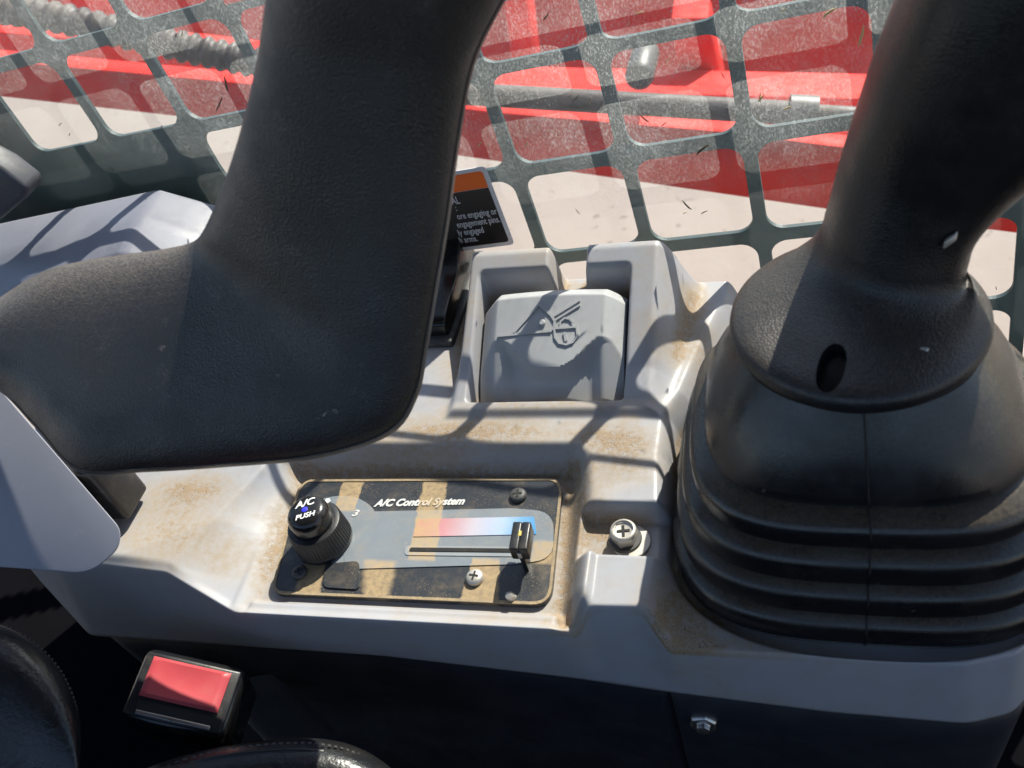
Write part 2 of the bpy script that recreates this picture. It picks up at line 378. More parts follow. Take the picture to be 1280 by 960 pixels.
# boot well
xr = np.interp(Y, [.19, .207, .233, .263, .293, .319, .336, .367, .41, .43], [-.0615, -.0615, -.060, -.061, -.0635, -.0625, -.055, -.047, -.034, -.03])
wt = sstep((X - xr) / .0135)
Zt = Zt * (1 - wt) + (-.005) * wt
el = np.sqrt((np.abs((X - .032) / .0935) ** 2.6 + np.abs((Y - .278) / .0815) ** 2.6)); Zt = np.where(wt > .5, Zt - .006 * sstep((1.0 - el) / .03), Zt)
# lever housing: walls falling towards the operator, two horns at the back
zt_ = np.interp(Y, [.316, .326, .345, .40, .413, .43], [.0200, .0207, .0265, .052, .058, .058])
xo = np.interp(Y, [.316, .35, .41, .43], [-.060, -.054, -.0445, -.043])
dl = (X + .1860) / .006; dr = (xo - X) / np.interp(Y, [.32, .41], [.012, .024]); df = (Y - .3165) / .005; db = (.4235 - Y) / .006
env = sstep(np.minimum(np.minimum(dl, dr), np.minimum(df, db)))
hz = Zt + np.maximum(zt_ - Zt, 0) * env
pk = sstep((X + .1735) / .003) * sstep((-.0825 - X) / .0035) * sstep((Y - .3265) / .0025) * sstep((.4035 - Y) / .0045)
hz = hz - np.maximum(hz - .004, 0) * pk
gap = sstep((X + .1315) / .0045) * sstep((-.1085 - X) / .0035) * sstep((Y - .396) / .003)
hz = hz - np.maximum(hz - np.where(pk > .5, .004, .030), 0) * gap
Zt = np.where(env > 0, hz, Zt)
ZZ = np.concatenate([Zf, Zt], 1); YY = np.concatenate([Yf, Yt], 1); XX = np.repeat(XS[:, None], NF + NT, 1)
Zs = gauss(ZZ, 1.05, 1.05); YY = gauss(YY, 0, 2.0); YY[:, 0] = yB
wob = rng.normal(size=ZZ.shape); 
Zs[:, 0] = -.045
# dirt: gathers in hollows and where it was seen
dirt = np.clip((gauss(Zs, 10, 10) - Zs) / .004, 0, 1) * .8
def blob(px, py, z, rx, ry, a):
    global dirt
    c = PZ(px, py, z); dirt = dirt + a * np.exp(-((XX - c[0]) / rx) ** 2 - ((YY - c[1]) / ry) ** 2)
for b in [(780, 575, .016, .018, .018, .75), (720, 690, .003, .009, .05, .8), (715, 640, .003, .009, .02, .5), (340, 670, .006, .008, .035, .7), (240, 612, .016, .03, .012, .9), (200, 660, .016, .03, .02, .6),
          (545, 535, .018, .05, .010, .75), (650, 538, .018, .05, .008, .6), (860, 780, -.008, .02, .02, .75), (870, 700, -.008, .010, .04, .7), (840, 790, -.005, .008, .014, .6), (760, 668, .003, .008, .008, .8), (820, 330, .05, .012, .01, .35),
          (680, 318, .055, .02, .02, .35), (850, 420, .03, .012, .012, .4), (900, 810, -.005, .05, .006, .5), (500, 560, .016, .05, .006, .4), (770, 545, .018, .02, .01, .5), (560, 350, .02, .02, .08, .5), (690, 508, .018, .05, .006, .6), (590, 420, .02, .008, .03, .5), (810, 400, .045, .01, .02, .3), (260, 690, .008, .03, .02, .4), (880, 450, .0, .012, .03, .5), (640, 770, .004, .06, .004, .35)]: blob(*b)
dirt = np.clip(dirt, 0, 1) * (1 - .9 * (np.arange(NF + NT) < NF - 4))[None, :]
nx, ny = ZZ.shape
verts = np.stack([XX, YY, Zs], -1).reshape(-1, 3)
idx = np.arange(nx * ny).reshape(nx, ny)
q = np.stack([idx[:-1, :-1], idx[1:, :-1], idx[1:, 1:], idx[:-1, 1:]], -1).reshape(-1, 4)
# underside: a skirt folded in so that the shell has thickness
ev = np.stack([XS, yB + .006, np.full(nx, -.0445)], -1); bk = np.stack([XS, yback, np.full(nx, -.06)], -1)
verts = np.concatenate([verts, ev, bk]); e0 = nx * ny
q2 = np.stack([idx[:-1, 0], np.arange(nx - 1) + e0, np.arange(1, nx) + e0, idx[1:, 0]], -1)
q3 = np.stack([idx[:-1, -1], idx[1:, -1], np.arange(1, nx) + e0 + nx, np.arange(nx - 1) + e0 + nx], -1)
q = np.concatenate([q, q2, q3])
con = root('console', (-.15, .30, -.045), 'moulded light grey console dusted with tan dirt below the window', 'console')
cl = rootloc(con)
me = bpy.data.meshes.new('shell'); me.vertices.add(len(verts)); me.vertices.foreach_set('co', (verts - cl).astype(np.float32).ravel())
me.loops.add(q.size); me.loops.foreach_set('vertex_index', q.astype(np.int32).ravel())
me.polygons.add(len(q)); me.polygons.foreach_set('loop_start', (np.arange(len(q)) * 4).astype(np.int32))
me.update(calc_edges=True); me.validate()
me.polygons.foreach_set('use_smooth', np.ones(len(me.polygons), bool))
at = me.attributes.new('dirt', 'FLOAT', 'POINT'); dd = np.concatenate([dirt.reshape(-1), np.zeros(2 * nx)]); at.data.foreach_set('value', dd.astype(np.float32))
me.materials.append(M_console); link('shell', me, con)

def phillips(mb_mat, c, axis, r, parent, dark=M_dark, rot=.4):
    """cross recess: four-armed dark prism on the head, painted for the shade inside"""
    axis = nrm(axis); e1 = nrm(np.cross(axis, (0.2, 1, 0))); e2 = np.cross(axis, e1)
    a = math.cos(rot) * e1 + math.sin(rot) * e2; b = np.cross(axis, a); w_ = r * .2
    pts = [(r, w_), (w_, w_), (w_, r), (-w_, r), (-w_, w_), (-r, w_), (-r, -w_), (-w_, -w_), (-w_, -r), (w_, -r), (w_, -w_), (r, -w_)]
    v, f = prism_vf([V(c) + a * i * .62 + b * j * .62 for i, j in pts], axis * .00035)
    return mesh('cross_shade', v, f, dark, parent, None)  # dark colour stands in for shade in the recess
def panhead(name, c, r, h, mat, parent, rot=.4, axis=(0, 0, 1)):
    prof = [(r, 0), (r, h * .35), (r * .93, h * .7), (r * .7, h * .93), (r * .35, h), (.00001, h)]
    s = mesh(name, *lathe_vf(c, axis, prof, 28), mat, parent, 50)
    phillips(None, V(c) + nrm(axis) * (h - .0001), axis, r * .85, s, rot=rot); return s
# hex-headed screw with washers in the pocket
sc = PZ(782, 676, .003)
bolt = mesh('bolt', *bevelled(lathe_vf(sc, (0, 0, 1), [(.0066, .0028), (.0066, .0082), (.0056, .0092), (.0051, .0092), (.0048, .0084), (.00001, .0084)], 6, ref=(1, .3, 0)), .0004, 2, 20), M_screw, con, 35)
mesh('head_rim', *lathe_vf(sc, (0, 0, 1), [(.0062, .0080), (.0066, .0088), (.0062, .0098), (.0053, .0100), (.0049, .0092), (.0049, .0080)], 32), M_screw, bolt, 60)
phillips(None, sc + V((0, 0, .0085)), (0, 0, 1), .0052, bolt, rot=.35)
mesh('washer', *lathe_vf(sc, (0, 0, 1), [(.0082, .0014), (.0084, .0020), (.0080, .0028), (.0050, .0029)], 32), M_screwd, bolt, 40)
mesh('washer', *lathe_vf(sc + V((.003, -.001, 0)), (0, 0, 1), [(.0096, .0), (.0097, .0012), (.0094, .0015), (.0050, .0016)], 36), M_screw, bolt, 40)

# ------------------------------------------------------------------ unseen roof and low wall, added to shade the cab
rf = mesh('shade_roof', *bevelled(box_vf((-.1, -.13, .96), (.9, 0, 0), (0, .61, 0), (0, 0, .03)), .01, 2, 30), M_box, None, 40); tag(rf, kind='structure')  # slab added out of view to cut the sky fill
cw = mesh('shade_wall', *bevelled(box_vf((-.2, -.76, -.05), (1.0, 0, 0), (0, .02, 0), (0, 0, .27)), .01, 2, 30), M_floor, None, 40); tag(cw, kind='structure')  # added behind the camera to darken low reflections
# ------------------------------------------------------------------ charcoal side box under the console
sb = root('side_box', (-.1, .21, -.30), 'dark charcoal plastic box side under the grey console', 'box panel')
def front_sheet(x0, x1, dy, name):
    xs = np.linspace(x0, x1, 60); yf = np.interp(xs, XS, yB) + .0075 + dy; v = []; f = []
    for i, x in enumerate(xs):
        for z in (-.046, -.08, -.13, -.30): v.append((x, yf[i] + (-.046 - z) * .04, z))
    n = len(xs)
    for i in range(n - 1):
        for k in range(3): f.append([i * 4 + k, i * 4 + k + 1, i * 4 + k + 5, i * 4 + k + 4])
    o = mesh(name, v, f, M_box, sb, 60); sm = o.modifiers.new('thick', 'SOLIDIFY'); sm.thickness = -.004; return o
seam = PY(842, 880, .2)[0]
front_sheet(-.40, seam - .0006, .0025, 'front_panel'); front_sheet(seam + .0006, .1115, 0, 'end_panel')
v, f = prism_vf([(.1095, .236, -.046), (.1095, .43, -.046), (.1095, .43, -.31), (.1095, .236, -.31)], (.004, 0, 0)); mesh('side_panel', v, f, M_box, sb, None)
bp = PY(880, 893, float(np.interp(seam + .012, XS, yB)) + .0085)
nb = mesh('bolt', *bevelled(lathe_vf(bp, (0, -1, .12), [(.0074, -.002), (.0074, .0055), (.0064, .0068), (.0040, .0068), (.0038, .0095), (.00001, .0097)], 6, ref=(1, 0, .4)), .0005, 2, 20), M_steel, sb, 35)
mesh('washer', *lathe_vf(bp, (0, -1, .12), [(.0096, -.003), (.0098, .0005), (.0092, .0012), (.004, .0012)], 32), M_steel, nb, 40)
fl = mesh('floor', [(-1.6, -1.3, -.32), (1.2, -1.3, -.32), (1.2, .44, -.32), (-1.6, .44, -.32)], [[0, 1, 2, 3]], M_floor, smooth=None, recalc=False); tag(fl, kind='structure')  # in view only at lower left; widened out of view to shade the cab

# ------------------------------------------------------------------ heater panel
hp = root('control_panel', PZ(540, 680, -.003), 'dusty dark heater control panel with dial and blue red slider', 'control panel')
M_face = mat_panel('panel_dark', (.020, .026, .034)); M_lite = mat_panel('panel_grey', (.17, .195, .22)); M_tanrim = plastic('dusty_rim', (.22, .17, .11), .8, dust=.9, dustcol=(.40, .29, .16), dscale=150, dlo=.35, dhi=.6)
M_grad = mat_panel('panel_gradient', (0, 0, 0), (PZ(520, 660)[0], PZ(672, 660)[0])); M_slotrim = mat_panel('panel_pale', (.24, .26, .28))
UP = V((0, 0, 1))
outl = [(384, 600), (694, 598), (703, 610), (688, 757), (338, 742), (372, 612)]
ro = rpoly([PZ(*p, 0) for p in outl], [.006, .006, .008, .010, .008, .008], 6)
mesh('face_plate', *prism_vf([p - UP * .003 for p in ro], UP * .003), M_face, hp, 30)
cen = np.mean(ro, 0)
def ring_vf(pts, w_, z0, h):
    n = len(pts); v = []; f = []
    ins = []
    for i in range(n):
        tg = pts[(i + 1) % n] - pts[i - 1]; nn = nrm(np.cross(tg, UP)); 
        if (cen - pts[i]) @ nn < 0: nn = -nn
        ins.append(pts[i] + nn * w_)
    for i in range(n): v += [pts[i] + UP * z0, pts[i] + UP * (z0 + h), ins[i] + UP * (z0 + h), ins[i] + UP * z0]
    for i in range(n):
        j = (i + 1) % n
        for k in range(4): f.append([i * 4 + k, j * 4 + k, j * 4 + (k + 1) % 4, i * 4 + (k + 1) % 4])
    return v, f
mesh('rim', *ring_vf([p - UP * .0005 for p in ro], .0015, 0, .0010), M_tanrim, hp, 40)
def sheet(name, px, rad, mat, z=.0003, h=.00015, parent=hp):
    po = rpoly([PZ(*p, 0) for p in px], rad, 6); v, f = prism_vf([p + UP * (z - .0002) for p in po], UP * (h + .0002)); return mesh(name, v, f, mat, parent, None)
kb = PZ(407, 677, 0)
# pale print: dial disc, the band to the slider field and the slider field itself
po = [kb + V((math.cos(a) * .031, math.sin(a) * .031, 0)) for a in np.linspace(-.95, 2.3, 30)]
po = [p for p in po if True] + [kb + V((-.012, .012, 0))]
v, f = prism_vf([p + UP * .0001 for p in po], UP * .0002); mesh('dial_print', v, f, M_lite, hp, None)
sheet('slider_print', [(425, 641), (640, 636), (692, 640), (692, 700), (640, 706), (432, 712)], [.001, .001, .011, .011, .001, .001], M_lite, .0004)
sheet('temperature_scale', [(522, 650), (668, 647), (671, 669), (517, 672)], .0006, M_grad, .0008)
sheet('slot_rim', [(508, 683), (655, 685), (655, 697), (506, 695)], .0022, M_slotrim, .0008)
sheet('slot_shade', [(514, 686), (650, 687.5), (650, 692), (512, 690.5)], .0010, M_dark, .0012)  # black sheet painted in for the shade inside the opening
sheet('print_block', [(407, 706), (450, 702), (450, 738), (404, 735)], .004, M_face, .0008)
o = PZ(468, 633, .0003); r_ = nrm(PZ(588, 630, .0003) - o); u_ = np.cross(UP, r_)
M_ink = mat_panel('panel_white_ink', (.55, .55, .54))
text('title_text', 'A/C Control System', .0066, (o, r_, u_, UP), M_ink, hp, shear=.3, bold=.0003, wide=.95)
o = PZ(439, 645, .0008); text('number_text', '3', .0058, (o, r_, u_, UP), M_ink, hp, shear=.3, bold=.0002, wide=1.2)
panhead('screw', PZ(648, 620, .0004), .0047, .0026, M_screwd, hp, .3)
panhead('screw', PZ(594, 723, .0004), .0046, .0030, M_screw, hp, .1)
panhead('screw', PZ(375, 716, .0004), .0042, .0022, M_screwd, hp, .7)
mesh('plug', *lathe_vf(PZ(641, 747, 0), (-.3, -.3, 1), [(.0022, 0), (.0022, .003), (.0018, .0042), (.00001, .0044)], 14), M_screw, hp, 50)
# fan dial with push button
kn = mesh('fan_dial', *lathe_vf(kb, UP, [(.0150, .0003), (.0158, .001), (.0160, .0035), (.0156, .0042), (.0148, .0168), (.0144, .0176), (.0126, .0184), (.0118, .0184)], 168,
          rmod=lambda i, k: (1 + (.022 if i % 3 == 0 else -.012)) if k in (3, 4) else 1.0), M_black, hp, 35)
mesh('push_button', *lathe_vf(kb, UP, [(.0116, .0170), (.0116, .0235), (.0111, .0262), (.0098, .0284), (.0080, .0294), (.004, .02985), (.00001, .0299)], 48), M_gloss, kn, 60)
mesh('pointer', *rbox_vf(kb + V((.003, .0142, .0172)), (.0012, 0, 0), (0, .0016, 0), (0, 0, .0009), .0003), M_whitecap, kn, 40)
tr_ = nrm(V((.93, .36, 0))); tu_ = np.cross(UP, tr_)
text('button_text', 'A/C', .0062, (kb + UP * .0299 + tu_ * .0019, tr_, tu_, UP), M_whitecap, kn, .2, .0002, bold=.00012, align='CENTER')
text('button_text', 'PUSH', .0044, (kb + UP * .0296 - tu_ * .0058, tr_, tu_, UP), M_whitecap, kn, .2, .0003, bold=.0001, align='CENTER')
mesh('blue_dot', *lathe_vf(kb + UP * .0297 - tu_ * .0004, UP, [(.0017, 0), (.0017, .0004), (.0012, .0006), (.00001, .0006)], 18), M_blue, kn, 50)
# slider
st = PZ(650, 669, .021); sx_ = nrm(V((1, .02, 0))); sy_ = nrm(V((-.05, 1, 0)))
sk = mesh('slider_knob', *rbox_vf(st - UP * .0045, sx_ * .0024 + 0, sy_ * .0082, UP * .0046, .0009), M_black, hp, 40)
sk2 = rbox_vf(st - UP * .0045 + sx_ * .0048, sx_ * .0021, sy_ * .0082, UP * .0046, .0009)
for v_ in sk.data.vertices: v_.co.x -= .0024
mesh('grip_half', *rbox_vf(st - UP * .0045 + sx_ * .0022, sx_ * .0023, sy_ * .0082, UP * .0046, .0009), M_black, sk, 40)
mesh('stem', *box_vf((st[0], st[1] - .004, .0065), sx_ * .0012, sy_ * .003, UP * .0065), M_black, sk, None)
mesh('mark', *box_vf(st + UP * .0001 - sx_ * .0001 + sy_ * .001, sx_ * .0007, sy_ * .0014, UP * .0002), M_yel, sk, None)
mesh('front_rib', *rbox_vf(st - UP * .0048 - sy_ * .0084, sx_ * .0010, sy_ * .0006, UP * .0020, .0003), M_screw, sk, 40)

# ------------------------------------------------------------------ lock lever in its housing
lv = root('lock_lever', (-.125, .362, .006), 'grey rocking lock lever with raised bucket and padlock symbols', 'lever')
NXL = 110; xs = np.linspace(-.1712, -.0840, NXL); v = []; f = []
ys = np.concatenate([[.3925, .3922, .3912], np.linspace(.3895, .3345, 60), [.3335, .3332]]); npf = len(ys)
for i, x in enumerate(xs):
    ch_l = np.clip(1 - (x + .1712) / .0115, 0, 1); ch_r = np.clip(1 - (-.0840 - x) / .0120, 0, 1)
    ue = ((x + .1265) / .0300) ** 2; yc = .3440 + .0165 * float(sstep(np.array(min(ue, 1.0) ** .75)))
    for k, y in enumerate(ys):
        top = .0480 - (.386 - y) * .50 - .9 * max(0, y - .384) + .0022 * (1 - ((x + .125) / .042) ** 2) - .0008; side = ch_l ** 1.2 * .0110 + ch_r ** 1.2 * .0080
        z = top - side
        cut = (.0480 - (.386 - yc) * .50) - (yc - y) * .86 - .0010 - .6 * side
        # the hollow under the tongue is dished
        cut -= .0048 * float(sstep(np.array((1.0 - ue) / .5))) * float(sstep(np.array((yc - y) / .004)))
        if y < yc: z = min(z, cut)
        if k < 3: z -= (.0012, .0003, 0)[k] + .012 * (k == 0)
        if k >= npf - 2: z -= (.0015, .010)[k - npf + 2]
        if i in (0, NXL - 1): z -= .012
        v.append((x, y, z))
for i in range(NXL - 1):
    for k in range(npf - 1): f.append([i * npf + k, i * npf + k + 1, (i + 1) * npf + k + 1, (i + 1) * npf + k])
mesh('lever_body', v, f, M_lever, lv, 45)
po_ = V((-.125, .386, .0480)); a_ = nrm(V((0, .028, .0140))); pn = nrm(np.cross((1, 0, 0), a_))
def on_lever(px, py, lift=.0002):
    o_ = po_.copy()
    for _ in range(4):
        p = PP(px, py, o_, pn); z = .0480 - (.386 - p[1]) * .50 + .0022 * (1 - ((p[0] + .125) / .042) ** 2) - .0008
        o_ = V((p[0], p[1], z)) + pn * lift
    return p
def relief(name, px, w_, closed=False, h=.0007):
    pts = [on_lever(*p) for p in px]; 
    if closed: pts = pts + [pts[0]]
    mb = MB()
    for p, q_ in zip(pts[:-1], pts[1:]):
        t_ = nrm(q_ - p); s_ = np.cross(pn, t_)
        mb.add(*box_vf((p + q_) / 2, t_ * (np.linalg.norm(q_ - p) / 2 + w_ * .45), s_ * w_ / 2, pn * h))
    return mb.build(name, M_lever, lv, 30)
relief('bucket_symbol', [(624, 420), (688, 414), (693, 409), (694, 402), (689, 394), (674, 381), (643, 415)], .0015)
relief('bucket_arm', [(693, 395), (724, 376)], .0011); relief('bucket_arm', [(693, 401), (724, 382)], .0011)
c_ = on_lever(678, 404); mesh('pivot_symbol', *lathe_vf(c_, pn, [(.0019, 0), (.0019, .0013), (.0014, .0018), (.00001, .0018)], 16), M_lever, lv, 40)
relief('padlock_body', [(693, 411), (721, 409), (722, 420), (716, 428), (708, 431), (699, 429), (694, 422)], .0011, True)
relief('padlock_bar', [(706, 417), (707.5, 425)], .0016)
relief('padlock_shackle', [(700, 410), (701, 402), (706, 398), (712, 399), (716, 403), (716, 409)], .0010)
for px in (645, 750):
    c_ = PZ(px, 499 - (px - 645) * .06, .006); mesh('hinge_tab', *rbox_vf(c_ + V((0, 0, .002)), (.006, 0, 0), (0, .0022, 0), (0, 0, .002), .0005), M_lever, lv, 40)

# ------------------------------------------------------------------ black rocker switch beside the lever
rs = root('rocker_switch', PZ(550, 420, .018), 'glossy black rocker switch half hidden behind the armrest', 'switch')
a0 = PZ(556, 428, .018); 
mesh('bezel', *rbox_vf(a0 + V((-.010, .042, .001)), (.017, 0, 0), (0, .046, 0), (0, 0, .003), .002), M_screwd, rs, 40)
cs = crom([a0 + V((-.010, .002, .003)), a0 + V((-.010, .004, .014)), a0 + V((-.010, .022, .018)), a0 + V((-.010, .045, .022)), a0 + V((-.010, .068, .034)), a0 + V((-.010, .078, .036)), a0 + V((-.010, .082, .028))], 6)
v = []; f = []
mb = MB(); mb.add(*bevelled(prism_vf([c + V((-.0135, 0, 0)) for c in cs] + [cs[-1] * V((1, 1, 0)) + V((-.0135, 0, .015)), cs[0] + V((-.0135, 0, -.003))], (.027, 0, 0)), .0022, 3, 35))
mb.build('rocker', M_gloss, rs, 35)

# ------------------------------------------------------------------ joystick
js = root('joystick', (.032, .278, -.011), 'black joystick with ribbed rubber boot and pebbled collar', 'joystick')
bc = V((.032, .278)); 
def ring(a, b, z, n=96, e=2.6, dx=0, dy=0):
    out = []
    for i in range(n):
        th = 2 * math.pi * i / n - math.pi / 2; co, si = math.cos(th), math.sin(th)
        out.append((bc[0] + dx + a * abs(co) ** (2 / e) * np.sign(co), bc[1] + dy + b * abs(si) ** (2 / e) * np.sign(si), z))
    return out
def rings_vf(rs_, n=96, caps=True):
    v = [p for r in rs_ for p in r]; f = []
    for k in range(len(rs_) - 1):
        for i in range(n): j = (i + 1) % n; f.append([k * n + i, k * n + j, (k + 1) * n + j, (k + 1) * n + i])
    if caps: f.append(list(range(n))); f.append([(len(rs_) - 1) * n + i for i in range(n)])
    return v, f
prof = [(.0800, .0700, -.012), (.0835, .0735, -.008)]
levels = [(.0845, .0750, -.004, .0140), (.0810, .0718, .0140, .0320), (.0770, .0680, .0320, .0505), (.0720, .0630, .0505, .0670)]
for a, b, z0, z1 in levels:
    hh = z1 - z0
    prof += [(a - .0042, b - .0042, z0 - .0004), (a - .0006, b - .0006, z0 + .0001), (a + .0005, b + .0005, z0 + .0014), (a + .0007, b + .0007, z0 + hh * .52), (a + .0001, b + .0001, z0 + hh * .66), (a - .0016, b - .0016, z0 + hh * .77), (a - .0062, b - .0064, z1 - .0014), (a - .0085, b - .0090, z1 - .0004)]
prof += [(.0620, .0535, .0672), (.0638, .0555, .0676), (.0648, .0562, .0690), (.0645, .0558, .0730), (.0625, .0535, .0800), (.0585, .0500, .0890), (.0530, .0455, .0980), (.0460, .0420, .1060)]
def rp(a, b, z): 
    k = np.clip((z - .06) / .046, 0, 1); return ring(a, b, z, e=3.3 - 1.1 * k, dx=-.003 * k, dy=.003 * k)
mesh('boot', *rings_vf([rp(*p) for p in prof]), M_boot, js, 38)
# mould seam down the front of the boot
sp = [V(rp(a + .0002, b + .0002, z)[0]) for a, b, z in prof[1:]]
mesh('seam', *tube_vf(sp, .00042, 6), M_dark, js, 60)
cc = PZ(1070, 392, .115) + V((0, .0, 0))
ph = [(.040, -.012), (.0455, -.0095), (.0485, -.006), (.0495, -.0025), (.0490, .0), (.0475, .0018), (.044, .0032), (.036, .0060), (.029, .0105), (.0245, .0165), (.022, .022)]
Gst = [((1018, 352), (1209, 352), .372, .031), ((1028, 322), (1203, 326), .366, .0295), ((1034, 296), (1203, 300), .358, .0285), ((1042, 262), (1216, 272), .350, .027), ((1056, 205), (1262, 226), .338, .0275), ((1074, 145), (1318, 178), .324, .029), ((1092, 90), (1372, 130), .310, .030), ((1112, 40), (1410, 82), .298, .031), ((1135, -15), (1440, 25), .286, .031), ((1165, -90), (1470, -50), .272, .030), ((1200, -160), (1490, -120), .26, .028), ((1222, -205), (1485, -175), .254, .025), ((1250, -232), (1465, -208), .251, .018), ((1300, -246), (1420, -232), .249, .008), ((1350, -250), (1370, -247), .2485, .001)]
lft = crom([PD(*a, d) for a, b, d, t_ in Gst], 6); rgt = crom([PD(*b, d) for a, b, d, t_ in Gst], 6); th = crom([(t_, 0, 0) for *_, t_ in Gst], 6)
cs = [(a + b) / 2 for a, b in zip(lft, rgt)]; ws = [(b - a) / 2 for a, b in zip(lft, rgt)]; ts = []; tg = []
for i in range(len(cs)):
    t_ = nrm(cs[min(i + 1, len(cs) - 1)] - cs[max(i - 1, 0)]); n_ = nrm(np.cross(ws[i], t_)); ts.append(n_ * th[i][0]); tg.append(t_)
KN = 13; NR = 96; rings = []
ang = [2 * math.pi * i / NR for i in range(NR)]
for r, z in ph[:7]: rings.append([cc + V((r * math.cos(a), r * math.sin(a), z - .03 * r * math.sin(a) * -1 * 0)) for a in ang])
def se(c_, e=2.5): return abs(c_) ** (2 / e) * (1 if c_ > 0 else -1)
neck = [cs[KN] + ws[KN] * se(math.cos(a)) - ts[KN] * se(math.sin(a)) for a in ang]
P0 = rings[-1]
for k in range(1, 19):
    t_ = k / 18; row = []
    for p0, p3 in zip(P0, neck):
        p1 = p0 + V(((p3 - p0)[0], (p3 - p0)[1], 0)) * .62 + UP * .0055; p2 = p3 - tg[KN] * .016
        row.append((1 - t_) ** 3 * p0 + 3 * t_ * (1 - t_) ** 2 * p1 + 3 * t_ * t_ * (1 - t_) * p2 + t_ ** 3 * p3)
    rings.append(row)
colr = mesh('collar', *rings_vf(rings, NR), M_collar, js, 60)
# lamp window let into the collar
hc = PZ(1039, 459, .1195)
hn = nrm(V((-.12, -.32, 1))); hx = nrm(np.cross((-.25, -1, .1), hn)); hy = np.cross(hn, hx)
def oval(c, rx, ry, n=36): return [c + hx * rx * math.cos(a) + hy * ry * abs(math.sin(a)) ** .8 * np.sign(math.sin(a)) for a in np.linspace(0, 2 * math.pi, n, endpoint=False)]
bool_o = mesh('cutter', *prism_vf(oval(hc - hn * .010, .0050, .0112), hn * .03), M_gloss, None, None)
bm_ = colr.modifiers.new('hole', 'BOOLEAN'); bm_.operation = 'DIFFERENCE'; bm_.object = bool_o; bm_.solver = 'EXACT'
bpy.context.view_layer.update()
me2 = bpy.data.meshes.new_from_object(colr.evaluated_get(bpy.context.evaluated_depsgraph_get()))
colr.modifiers.clear(); colr.data = me2; bpy.data.objects.remove(bool_o)
mesh('lamp_window', *lathe_vf(hc - hn * .0085, hn, [(.0125, 0), (.0125, .001), (.00001, .0012)], 24), M_gloss, colr, 50)
# grip
mesh('grip', *sweep_vf(cs[KN - 1:], [w_ * (.985 if i == 0 else 1) for i, w_ in enumerate(ws[KN - 1:])], ts[KN - 1:], 64, 2.5), M_grip, js, 60)

# ------------------------------------------------------------------ padded armrest
ar = root('armrest', PD(250, 470, .42), 'black padded L-shaped armrest bar with fine grained skin', 'armrest')
A = [((500, -262), (510, -262), .2505), ((430, -255), (600, -258), .251), ((390, -240), (680, -245), .253), ((372, -205), (712, -212), .258), ((358, -140), (700, -145), .270), ((345, -70), (672, -70), .285), ((334, 0), (630, 0), .30), ((322, 80), (592, 80), .318), ((302, 165), (573, 178), .336), ((282, 228), (560, 275), .352), ((266, 268), (545, 365), .366), ((254, 292), (533, 436), .376), ((246, 301), (521, 494), .384), ((236, 306), (487, 542), .390), ((220, 310), (400, 571), .395),
     ((190, 315), (290, 582), .400), ((150, 320), (180, 589), .405), ((105, 327), (98, 589), .41), ((60, 338), (46, 536), .415), ((15, 362), (0, 489), .42), ((-50, 410), (-50, 470), .425)]
lft = crom([PD(*a, d) for a, b, d in A], 6); rgt = crom([PD(*b, d) for a, b, d in A], 6)
cs = [(a + b) / 2 for a, b in zip(lft, rgt)]; ws = [(b - a) / 2 for a, b in zip(lft, rgt)]; ts = []
for i in range(len(cs)): ts.append(nrm(cs[i] - CAM) * .030 * min(1, (np.linalg.norm(ws[i]) / .02) ** .8))
sp = []
for c_, a_, t_ in zip(cs, ws, ts):
    co, si = math.cos(-.42), math.sin(-.42); sp.append(c_ + a_ * co ** (2 / 2.9) - t_ * abs(si) ** (2 / 2.9))
mesh('seam', *tube_vf(sp[26:-8], .0005, 6), M_pad, ar, 60)
mesh('pad', *sweep_vf(cs, ws, ts, 72, 2.9), M_pad, ar, 70)

# ------------------------------------------------------------------ grey arm under the armrest and its black bracket
sa = root('lap_bar', PZ(100, 715, .02), 'blue grey metal arm with rounded end below the armrest', 'metal arm')
bo = [PD(*p, .455) for p in [(-90, 395), (0, 486), (152, 662), (149, 686), (112, 718), (60, 713), (0, 709), (-90, 704)]]
fw = nrm(PD(60, 620, .455) - CAM)
mesh('bar', *bevelled(prism_vf(rpoly(bo, [.01, .002, .012, .012, .012, .004, .004, .01], 5), fw * .04), .006, 4, 40), M_grey, sa, 40)
bk_ = root('bracket', PZ(110, 640, .03), 'small black bracket tucked under the armrest end', 'bracket')
mesh('plate', *rbox_vf(PD(110, 600, .50), WX_ := V((.022, 0, 0)), V((0, .012, 0)), V((0, 0, .022)), .003), M_black, bk_, 40)
mesh('nut', *lathe_vf(PD(88, 578, .47), (.1, -1, .3), [(.006, 0), (.006, .006), (.005, .007), (.00001, .007)], 6), M_screwd, bk_, 30)

# ------------------------------------------------------------------ raised grey cover at the far left, and trim
fc = root('rear_cover', (-.42, .42, .0), 'smooth grey moulded cover behind the armrest under the window edge', 'cover')
r1 = [PY(-60, 288, .437), PY(60, 263, .437), PY(200, 233, .437), PY(275, 254, .437), PY(340, 290, .437)]
r2 = [PY(-60, 330, .405), PY(60, 300, .405), PY(172, 272, .405), PY(245, 298, .405), PY(330, 335, .405)]
r3 = [PY(-60, 395, .37), PY(60, 350, .37), PY(150, 318, .37), PY(230, 340, .37), PY(330, 380, .37)]
r4 = [p + V((0, -.004, -.08)) for p in r3]
r0 = [p + V((0, .003, -.10)) for p in r1]
rows = [[V(p) for p in r] for r in (r0, r1, r2, r3, r4)]; n = len(rows[0]); v = [p for r in rows for p in r]; f = []
for k in range(4):
    for i in range(n - 1): f.append([k * n + i, k * n + i + 1, (k + 1) * n + i + 1, (k + 1) * n + i])
f.append([k * n for k in range(5)]); f.append([k * n + n - 1 for k in range(5)])
